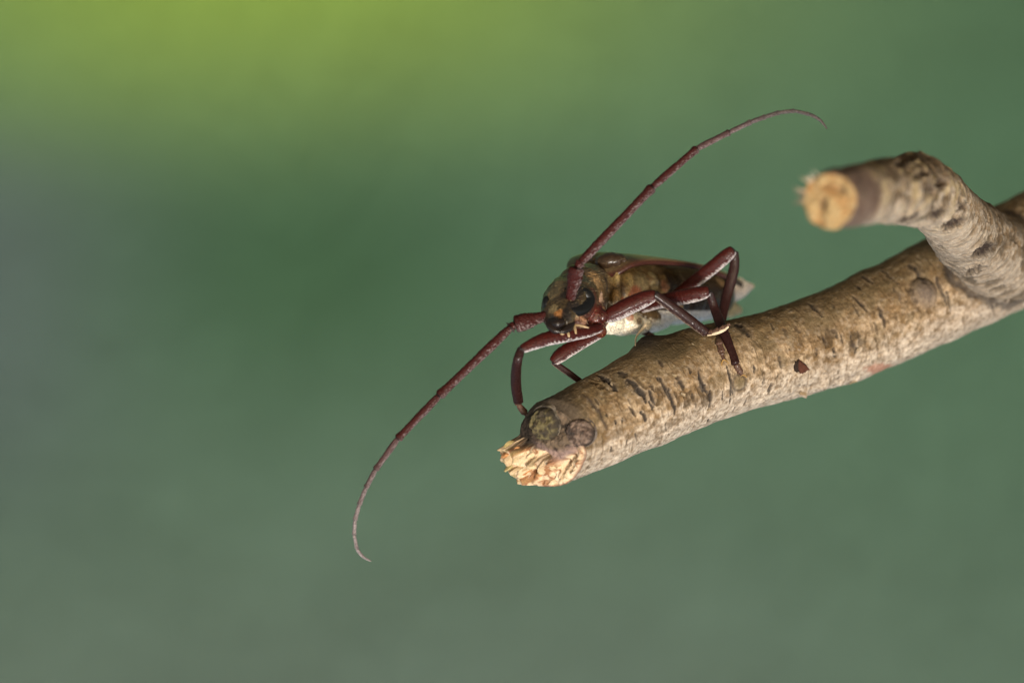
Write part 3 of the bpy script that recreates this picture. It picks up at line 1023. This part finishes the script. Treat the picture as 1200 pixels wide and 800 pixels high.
dab(722, 325, .8, (.30, .21, .085), .9, 1.6)
dab(723, 348, .8, (.34, .21, .085), .9, 1.6)
dab(731, 338, .5, (.05, .028, .014), .9, 2.6)
dab(730, 356, .9, (.14, .03, .014), .9)
dab(737, 326, .7, (.32, .23, .10), .9, 2.0)
dab(752, 330, 1.5, (.12, .088, .042), .9)
dab(765, 322, .7, (.40, .32, .17), .7)
dab(768, 334, .8, (.36, .29, .16), .7)
dab(745, 345, 1.4, (.12, .03, .015), .8)
dab(779, 334, .9, (.20, .085, .045), .8)
dab(748, 371, 1.3, (.20, .15, .075), .85)
dab(738, 372, .6, (.22, .05, .02), .7)
dab(750, 377, .7, (.06, .035, .02), .85)
dab(788, 326, 1.7, (.030, .019, .012), .95)
dab(800, 336, 1.5, (.030, .019, .012), .9)
dab(806, 322, 1.7, (.030, .019, .012), .95)
dab(822, 326, 1.7, (.034, .021, .013), .95)
dab(832, 338, 1.4, (.04, .026, .016), .9)
dab(772, 318, 1.0, (.06, .036, .02), .85)
dab(858, 322, 1.2, (.42, .30, .18), .9)
dab(846, 330, 1.1, (.36, .24, .13), .8)
dab(868, 340, 1.9, (.95, .88, .82), .97)  # wing tips lit from below, painted in as near white
dab(874, 334, 1.2, (.95, .88, .82), .97)
dab(858, 362, 1.3, (.62, .52, .28), .9)
# pale down on the underside of the abdomen, a glossy brown rim on each ring
down = sstep(.05, .55, -no[:, 2] + .35 * (bn - .5)) * (bx_ > 713) * (bx_ < 842) * (by_ > 352 + 12 * (bx_ > 760))
pc_ = mix(pc_, np.tile(np.array(WHITE), (nv, 1)), .9 * down * (bx_ > 755))
pc_ = mix(pc_, np.tile(np.array(CREAM), (nv, 1)), .8 * down * (bx_ <= 755))
dab(722, 384, 1.2, (.64, .57, .45), .95)
dab(734, 387, 1.2, (.64, .57, .45), .95)
dab(746, 388, 1.0, (.66, .61, .52), .95)
pc_ = pc_ * (0.75 + .5 * bf)[:, None]
disp_b = 0.22 * (fbm(co * 1.6, 3, 111) - .5) + 0.05 * (bf - .5)
# wrinkled neck shield
wrk = fbm(np.stack([co[:, 0] * 1.2, co[:, 1] * 1.2, co[:, 2] * 5], 1), 3, 112) - .5
disp_b += .28 * wrk * np.exp(-((bx_ - 692) / 20) ** 2 - ((by_ - 328) / 20) ** 2)
disp_b -= .30 * np.exp(-((bx_ - 731) / 3.0) ** 2) * (by_ < 355) * (by_ > 305)
co2 = co + no * disp_b[:, None]
bm_.vertices.foreach_set('co', co2.ravel())
bm_.polygons.foreach_set('use_smooth', np.ones(len(bm_.polygons), bool))
paint(bm_, pc_)
bm_.materials.clear()
bm_.materials.append(M_body)
bm_.update()
body = link(bpy.data.objects.new('body', bm_), beetle)
body['label'] = 'olive brown head and thorax with golden down and a whitish belly'


# --- wing cases
def elytron(side):
    rows_ = [  # centre line px, py, depth, heading, half width, drop at the edge
        (693, 309, 12.2, 54, 2.4, 1.0), (695, 304, 12.6, 52, 3.5, 1.2), (700, 299.5, 13.3, 50, 4.3, 1.0), (707, 297, 14.2, 47, 4.8, .75), (722, 297, 16.0, 44, 5.1, .45), (745, 299, 18.4, 42, 5.2, .25),
        (770, 302.5, 20.8, 42, 5.1, .15), (795, 307, 23.2, 42, 4.8, .2), (818, 311, 25.4, 42, 4.3, .6), (838, 317, 27.3, 42, 3.4, .7), (852, 322, 28.6, 42, 2.4, .7), (864, 327, 29.6, 42, 1.2, .5), (872, 330, 30.3, 42, .3, .2)]
    rows_ = catmull(np.array(rows_), 90)
    NW = 22
    V, c_ = [], []
    for (px, py, d, ph, hw, dr) in rows_:
        a = R(ph)
        s_ = Vector((math.sin(a), -math.cos(a), 0))
        u_ = Vector((0, 0, 1))
        ro = R(4)
        s_, u_ = s_ * math.cos(ro) - u_ * math.sin(ro), u_ * math.cos(ro) + s_ * math.sin(ro)
        cc = P(px, py, d)
        for k in range(NW):
            w = k / (NW - 1)
            if w < .86:
                x_ = w / .86
                off = s_ * (side * (.03 + hw * x_)) - u_ * (dr * x_ ** 2.6)
            else:
                e = (w - .86) / .14
                off = s_ * (side * (.03 + hw * (1 + .04 * math.sin(e * 3.14)))) - u_ * (dr + .62 * e * min(1, hw / 2))
            V.append(tuple(cc + off))
            edge = max(0, (w - .79) / .18)
            c0 = np.array((.52, .38, .17))
            base_dark = min(1, max(0, 1.5 - abs(px - 702) / 18))
            c0 = c0 * (1 - .9 * base_dark) + np.array((.045, .026, .014)) * .9 * base_dark
            c0 = c0 * (1 - min(1, edge * 1.6)) + np.array((.055, .018, .012)) * min(1, edge * 1.6)
            c_.append(c0)
    V = np.array(V)
    n = len(rows_)
    # give the shell its thickness
    F = []
    for a in range(n - 1):
        for b in range(NW - 1):
            k = a * NW + b
            f = [k, k + 1, k + NW + 1, k + NW]
            F.append(f if side > 0 else f[::-1])
    o = mesh_obj('elytron', V, F, M_elytra, beetle, np.array(c_))
    sd = o.modifiers.new('thickness', 'SOLIDIFY')
    sd.thickness = .14
    sd.offset = 0
    return o


elytron(1)['label'] = 'wing case with a dark rolled edge'
elytron(-1)['label'] = 'tan wing case on the far side'
# small triangular scutellum between the wing cases
p = P(698, 304, 12.4)
mesh_obj('scutellum', [tuple(p + Vector(v)) for v in [(-.9, -.3, .05), (.3, -1.0, .0), (.7, .8, .15), (-.1, -.1, .35), (-.2, 0, -.4)]],
         [[0, 1, 3], [1, 2, 3], [2, 0, 3], [1, 0, 4], [2, 1, 4], [0, 2, 4]], M_elytra, beetle, np.tile((.10, .06, .03), (5, 1)))


# --- limbs
def limb(name, pts, rad, mat, parent, colf, flat=.72, seg=24, n=60, ridge=0.0, lit_edge=None):
    """a tapering limb through pts (Vectors) with radii in mm; flat = thickness in depth"""
    dense = catmull(np.array([(*p, r_) for p, r_ in zip(pts, rad)]), n)
    Cc, rr = dense[:, :3], np.maximum(dense[:, 3], .02)
    Tn = np.gradient(Cc, axis=0)
    Tn /= np.linalg.norm(Tn, axis=1)[:, None] + 1e-9
    view = Cc - np.array([0, -600, 0])
    view /= np.linalg.norm(view, axis=1)[:, None]
    Nn = np.cross(Tn, view)
    Nn /= np.linalg.norm(Nn, axis=1)[:, None] + 1e-9
    Bn = np.cross(Tn, Nn)
    an = np.linspace(0, 2 * np.pi, seg, endpoint=False)
    V = (Cc[:, None] + rr[:, None, None] * (np.cos(an)[None, :, None] * Nn[:, None] + flat * np.sin(an)[None, :, None] * Bn[:, None])).reshape(-1, 3)
    if ridge:
        V += ((V - np.repeat(Cc, seg, 0)) * (1.0 * ridge * 2 * (np.random.default_rng(n + 3).random(len(V)) - .5))[:, None])
    V = np.vstack([V, Cc[0] - Tn[0] * rr[0] * .4, Cc[-1] + Tn[-1] * rr[-1] * .4])
    F = grid_faces(n, seg).tolist()
    a, b = n * seg, n * seg + 1
    F += [[(k + 1) % seg, k, a] for k in range(seg)]
    F += [[(n - 1) * seg + k, (n - 1) * seg + (k + 1) % seg, b] for k in range(seg)]
    t = np.concatenate([np.repeat(np.linspace(0, 1, n), seg), [0, 1]])
    colr = np.array([colf(x) for x in t])
    if lit_edge:  # pale band painted on the lower edge for light from below
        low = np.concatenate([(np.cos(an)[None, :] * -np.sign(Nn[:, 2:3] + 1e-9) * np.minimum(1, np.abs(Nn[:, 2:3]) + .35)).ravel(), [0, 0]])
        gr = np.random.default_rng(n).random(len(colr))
        amt_ = lit_edge[0] * sstep(lit_edge[1], lit_edge[1] + .35, low + lit_edge[3] * (gr - .5))
        colr = mix(colr, np.tile(np.array(lit_edge[2]), (len(colr), 1)), amt_)
    return mesh_obj(name, V, F, mat, parent, colr)


LEGR = np.array((.042, .0068, .0048))
LEGD = np.array((.022, .0078, .0066))
KNEE = np.array((.014, .010, .010))


def femur_col(t):
    k = max(0, (t - .88) / .12)
    return LEGR * (1 - k) + KNEE * k


def tibia_col(t):
    k = max(0, 1 - t / .10)
    return LEGD * (1 - k) + KNEE * k


def tars_col(t):
    return np.array((.085, .045, .03))


def leg(femur, fr, tibia, tr_, tarsus=None, label=None, pad=True, claws=True):
    f = limb('leg', femur, fr, M_leg, beetle, femur_col, n=90, ridge=.05, lit_edge=(.80, .60, (.66, .60, .59), .40))
    if label:
        f['label'] = label
    limb('tibia', tibia, tr_, M_leg, f, tibia_col, flat=.6, n=80, ridge=.05, lit_edge=(.55, .72, (.45, .34, .26), .3))
    if tarsus:
        pts = tarsus
        nseg = 4
        dense = catmull(np.array([tuple(p) for p in pts]), 33)
        # overlapping lobed joints in one tarsus
        prof, pt = [], []
        for k in range(33):
            u_ = (k / 32 * nseg) % 1.0
            prof.append(.26 + .20 * u_ ** .7 if k < 27 else .20)
            pt.append(Vector(dense[k]))
        limb('tarsus', pt, prof, M_leg, f, tars_col, flat=.6, n=66, seg=12)
        if pad:
            low = [p + Vector((0, -.10, -.22)) for p in pt[1:31]]
            limb('tarsal_pad', low, [.08 + .13 * math.sin(max(0.05, k / 29) * 3.0) for k in range(30)], M_pale, f, lambda t: (.6, .5, .35), flat=.8, n=40, seg=10)
        if claws:
            e = pt[-1]
            dv = (pt[-1] - pt[-6]).normalized()
            sd = dv.cross(Vector((0, 1, 0))).normalized()
            for s_ in (-1, 1):
                limb('claw', [e, e + dv * .3 + sd * s_ * .28, e + dv * .62 + sd * s_ * .42, e + dv * .72 + sd * s_ * .2], [.10, .085, .06, .02], M_claw, f,
                     lambda t: (.4, .25, .08), seg=8, n=14)
    return f


def BK(px, py, lift=.2):
    return on_bark(px, py, lift)[0]


# front leg reaching to the tip of the twig
ft = BK(609, 480, .3)
leg([P(704, 384, 3.2), P(690, 388, 1.5), P(665, 392, -.8), P(638, 398, -2.2), P(616, 407, -3.0), P(611, 410, -3.2)], [.5, .70, .86, .82, .60, .42],
    [P(611, 408, -3.2), P(606, 425, -3.2), P(604.5, 448, (-3.2 + ft.y) / 2), P(607.5, 471, ft.y - .3)], [.46, .56, .62, .58],
    [P(607.5, 471, ft.y - .3), P(609, 476, ft.y - .1), ft, BK(613, 484, .15)], 'front leg planted on the broken tip', pad=False, claws=False)
# leg folded behind the upper edge of the twig
leg([P(704, 391, 4.2), P(697, 394, 4.2), P(680, 402, 3.6), P(660, 414, 3.0), P(650, 422, 2.8), P(648, 424, 2.8)], [.5, .62, .80, .86, .66, .4],
    [P(648, 424, 3.0), P(658, 431, 3.4), P(668, 438, 3.8), P(680, 447, 4.4)], [.34, .38, .38, .36],
    [P(680, 447, 4.4), P(688, 452, 4.8), P(698, 455, 5.4)], 'folded leg whose foot goes behind the twig', pad=False, claws=False)
# near leg reaching back, with a pale furry sole
mt = [P(828, 391, 5.6), P(838, 388.5, 5.3), P(848, 384.5, 5.2), P(855, 379.5, 5.1)]
leg([P(708, 371, 4.0), P(716, 369, 4.0), P(732, 361, 4.0), P(750, 352.5, 4.0), P(764, 347, 4.0), P(769, 346, 4.0)], [.6, .92, 1.05, 1.0, .78, .5],
    [P(767, 345, 3.8), P(785, 358, 4.2), P(806, 373.5, 4.8), P(828, 390, 5.5)], [.50, .60, .62, .56], mt, 'near leg bent back over the twig, sole pale and furry', claws=False)
# middle leg
fa = BK(863, 427, .35)
leg([P(752, 360, 12.0), P(770, 354, 10.5), P(790, 350, 9.2), P(810, 346, 8.4), P(826, 342.5, 8.0), P(831, 342, 8.0)], [.7, .82, .90, .90, .78, .5],
    [P(831, 342, 8.2), P(838, 363, 8.4), P(849, 392, fa.y * .6 + 3.2), P(862, 426, fa.y)], [.46, .56, .62, .52],
    [fa, BK(864.5, 431, .2), BK(867, 435, .15), BK(869, 439, .1)], 'middle leg standing on the bark behind the furry sole', pad=False)
# hind leg with its knee raised
fb = BK(842, 394, .35)
leg([P(782, 352, 15.5), P(800, 340, 14.0), P(820, 325, 13.0), P(840, 309, 12.2), P(855, 296.5, 11.8), P(860, 293.5, 11.8)], [.5, .70, .82, .84, .76, .5],
    [P(861, 295, 12.0), P(860, 315, 12.2), P(851, 350, 11.8), P(843, 386, max(fb.y - .4, 9.4))], [.48, .62, .62, .50],
    [P(842.5, 386, max(fb.y - .5, 9.2)), BK(842, 398, .3), BK(845, 410, .3), BK(848, 421, .2)], 'hind leg with its knee raised above the back', pad=False)
# far hind foot
leg([P(762, 372, 19), P(758, 378, 16.5), P(752, 383, 14.5), P(748, 385, 13.5)], [.5, .6, .55, .4],
    [P(748, 384, 13.5), P(755, 389, 13.0), P(762, 393, 12.6)], [.34, .38, .34],
    [P(760, 392, 12.6), P(763, 394, 12.2), P(767, 396, 11.8)], 'far leg half hidden under the belly', pad=False, claws=False)
# pale spine under the belly
limb('spur', [BK(741, 402, .1), P(746, 394, 8.5), P(757, 380.5, 8.8)], [.10, .10, .20], M_pale, beetle, lambda t: (.6, .5, .3), seg=8, n=16)['label'] = 'thin pale spur'


# --- antennae: scape, pedicel and nine whip joints
def antenna(joints, radii, depth, label):
    base = None
    for k in range(len(joints) - 1):
        (x0, y0), (x1, y1) = joints[k], joints[k + 1]
        d0, d1 = depth(k), depth(k + 1)
        a, b = P(x0, y0, d0), P(x1, y1, d1)
        r0, r1 = radii[k][0] * 1.1, radii[k][1] * 1.1
        dirn = (b - a)
        nrm_ = Vector((-dirn.z, 0, dirn.x)).normalized()
        L = dirn.length
        pts = [a + dirn * t for t in (-.01, .06, .3, .6, .88, .97, 1.01)]
        rad = [r0 * .62, r0 * .88, r0, (r0 + r1) / 2, r1 * 1.15, r1 * 1.38, r1 * .75]
        if k == 0:
            rad = [r0 * .6, r0 * .85, r0 * 1.0, r1 * 1.05, r1 * 1.12, r1, r1 * .55]
        if k == len(joints) - 2:
            rad = [r0 * .7, r0, r0, r0 * .8, r1 * 1.2, r1, r1 * .4]
            mid_ = (a + b) / 2
            bend = nrm_ * (.28 if label.startswith('antenna arching') else -.25)
            pts = [p + bend * math.sin(max(0, min(1, (p - a).length / L)) * math.pi) for p in pts]
        f_ = k / (len(joints) - 2)
        f_ = min(1, max(0, (k - 3) / 5))
        c0 = np.array((.040, .0074, .0056)) * (1 - f_) + np.array((.17, .14, .138)) * f_
        colf = (lambda t, c0=c0: c0 * (.30 if t > .90 or t < .04 else 1.0))
        o = limb('antenna' if k == 0 else 'antenna_joint', pts, rad, M_ant, beetle if k == 0 else base, colf, flat=.85, seg=26, n=max(24, int(L * 11)), ridge=.10 if k < 6 else .04, lit_edge=(.30, .62 - .6 * f_, (.48, .41, .40), 1.5))
        if k == 0:
            base = o
            o['label'] = label
    return base


RA = [(668, 351), (676, 313), (680, 308), (765, 219), (817, 174), (855, 155), (880, 143), (897, 137), (913, 132), (931, 130), (948, 134), (969, 151)]
RR_ = [(.60, .74), (.42, .48), (.50, .40), (.42, .34), (.34, .27), (.27, .24), (.25, .23), (.23, .22), (.21, .20), (.19, .18), (.18, .08)]
antenna(RA, RR_, lambda k: on_body(668, 350, .2).y if k == 0 else -3.2 + .12 * k, 'antenna arching up above the head')
LA = [(641, 370), (603, 380), (598, 384), (514, 464), (466, 514), (440, 550), (429, 571), (421, 591), (416, 609), (415, 626), (418, 642), (435, 657)]
antenna(LA, [(.62, .82)] + RR_[1:], lambda k: -1.2 - .12 * k, 'antenna sweeping down past the broken end')


# --- eyes and mouthparts
def eye(c_, ax, r, n_lobes, label=None):
    """kidney-shaped compound eye wrapped round the foot of the antenna"""
    V, F = [], []
    NR, NA = 24, 40
    for a in range(NR + 1):
        t = math.pi * a / NR
        for b in range(NA):
            p_ = 2 * math.pi * b / NA
            v = Vector((math.sin(t) * math.cos(p_), math.sin(t) * math.sin(p_), math.cos(t)))
            notch = max(0, v.dot(Vector((-.9, -.3, .25)).normalized()) if n_lobes > 0 else v.dot(Vector((.8, -.5, .2)).normalized()))
            s_ = 1 - .0 * notch
            V.append(tuple(c_ + Vector((v.x * ax[0], v.y * ax[1], v.z * ax[2])) * r * s_))
    F = grid_faces(NR + 1, NA).tolist()
    return mesh_obj('eye', V, F, M_eye, beetle)


limb('eye', [on_body(679, 338, .35), on_body(686, 344, .45), on_body(689, 351, .5), on_body(685, 359, .5), on_body(677, 364, .45), on_body(670, 365, .35)],
     [.30, .68, .84, .86, .70, .40], M_eye, beetle, lambda t: (0, 0, 0), flat=.8, n=40, seg=28)['label'] = 'black kidney shaped eye wrapped round the foot of the antenna'
eye(on_body(640, 356, .7), (.6, 1.0, 1.2), .8, -1)

limb('mandible', [P(644, 376, -2.6), P(645, 381, -3.4), P(650, 387, -3.8), P(657, 389, -3.9)], [.45, .50, .40, .15], M_jaw, beetle, lambda t: (0, 0, 0), n=24)
limb('mandible', [P(669, 375, -1.6), P(668, 382, -2.8), P(662, 387, -3.6), P(656, 389, -3.9)], [.5, .52, .40, .15], M_jaw, beetle, lambda t: (0, 0, 0), n=24)
limb('labrum', [P(646, 377, -3.3), P(653, 379, -3.9), P(661, 377, -3.5)], [.35, .55, .35], M_jaw, beetle, lambda t: (0, 0, 0), n=20)
for pts_, rad_ in [([P(672, 381, -2.2), P(678, 381, -2.8), P(684, 382.5, -3.0), P(690, 384, -3.0)], [.22, .20, .19, .12]),
                   ([P(672, 380, -2.4), P(674, 386, -3.0), P(675, 391, -3.2)], [.25, .24, .14]),
                   ([P(664, 385, -2.8), P(666, 391, -3.4), P(667, 395, -3.5)], [.24, .24, .14]),
                   ([P(656, 387, -3.2), P(658, 391, -3.6), P(661, 391, -3.6)], [.22, .2, .12])]:
    limb('palp', pts_, [r_ * .72 for r_ in rad_], M_palp, beetle, lambda t: (.5, .4, .25), seg=10, n=20)
# bristles of down on head, legs and under the antennae
def bristle(p, d, L, w, parent):
    sd = d.cross(Vector((0, 1, 0))).normalized()
    s2_ = d.cross(sd)
    V = [p + sd * w, p - sd * w * .5 + s2_ * w, p - sd * w * .5 - s2_ * w, p + d * L]
    return [tuple(v) for v in V]


hv, hf = [], []
tri_f = [(0, 1, 3), (1, 2, 3), (2, 0, 3)]
pick = np.random.default_rng(5).choice(nv, 2600, replace=False)
for k in pick:
    n_ = Vector(no[k])
    if by_[k] > 395 or bx_[k] > 860:
        continue
    d_ = (n_ * .5 + Vector((.6, .3, -.3)) + Vector((r3.uniform(-.3, .3), r3.uniform(-.3, .3), r3.uniform(-.3, .3)))).normalized()
    o_ = len(hv)
    hv += bristle(Vector(co2[k]), d_, r3.uniform(.18, .42), .014, None)
    hf += [[o_ + a for a in f] for f in tri_f]
M_down = material('golden_down', base=(.46, .34, .17), rough=.5, sheen=.2)
down_o = mesh_obj('down', hv, hf, M_down, body)
down_o['kind'] = 'stuff'
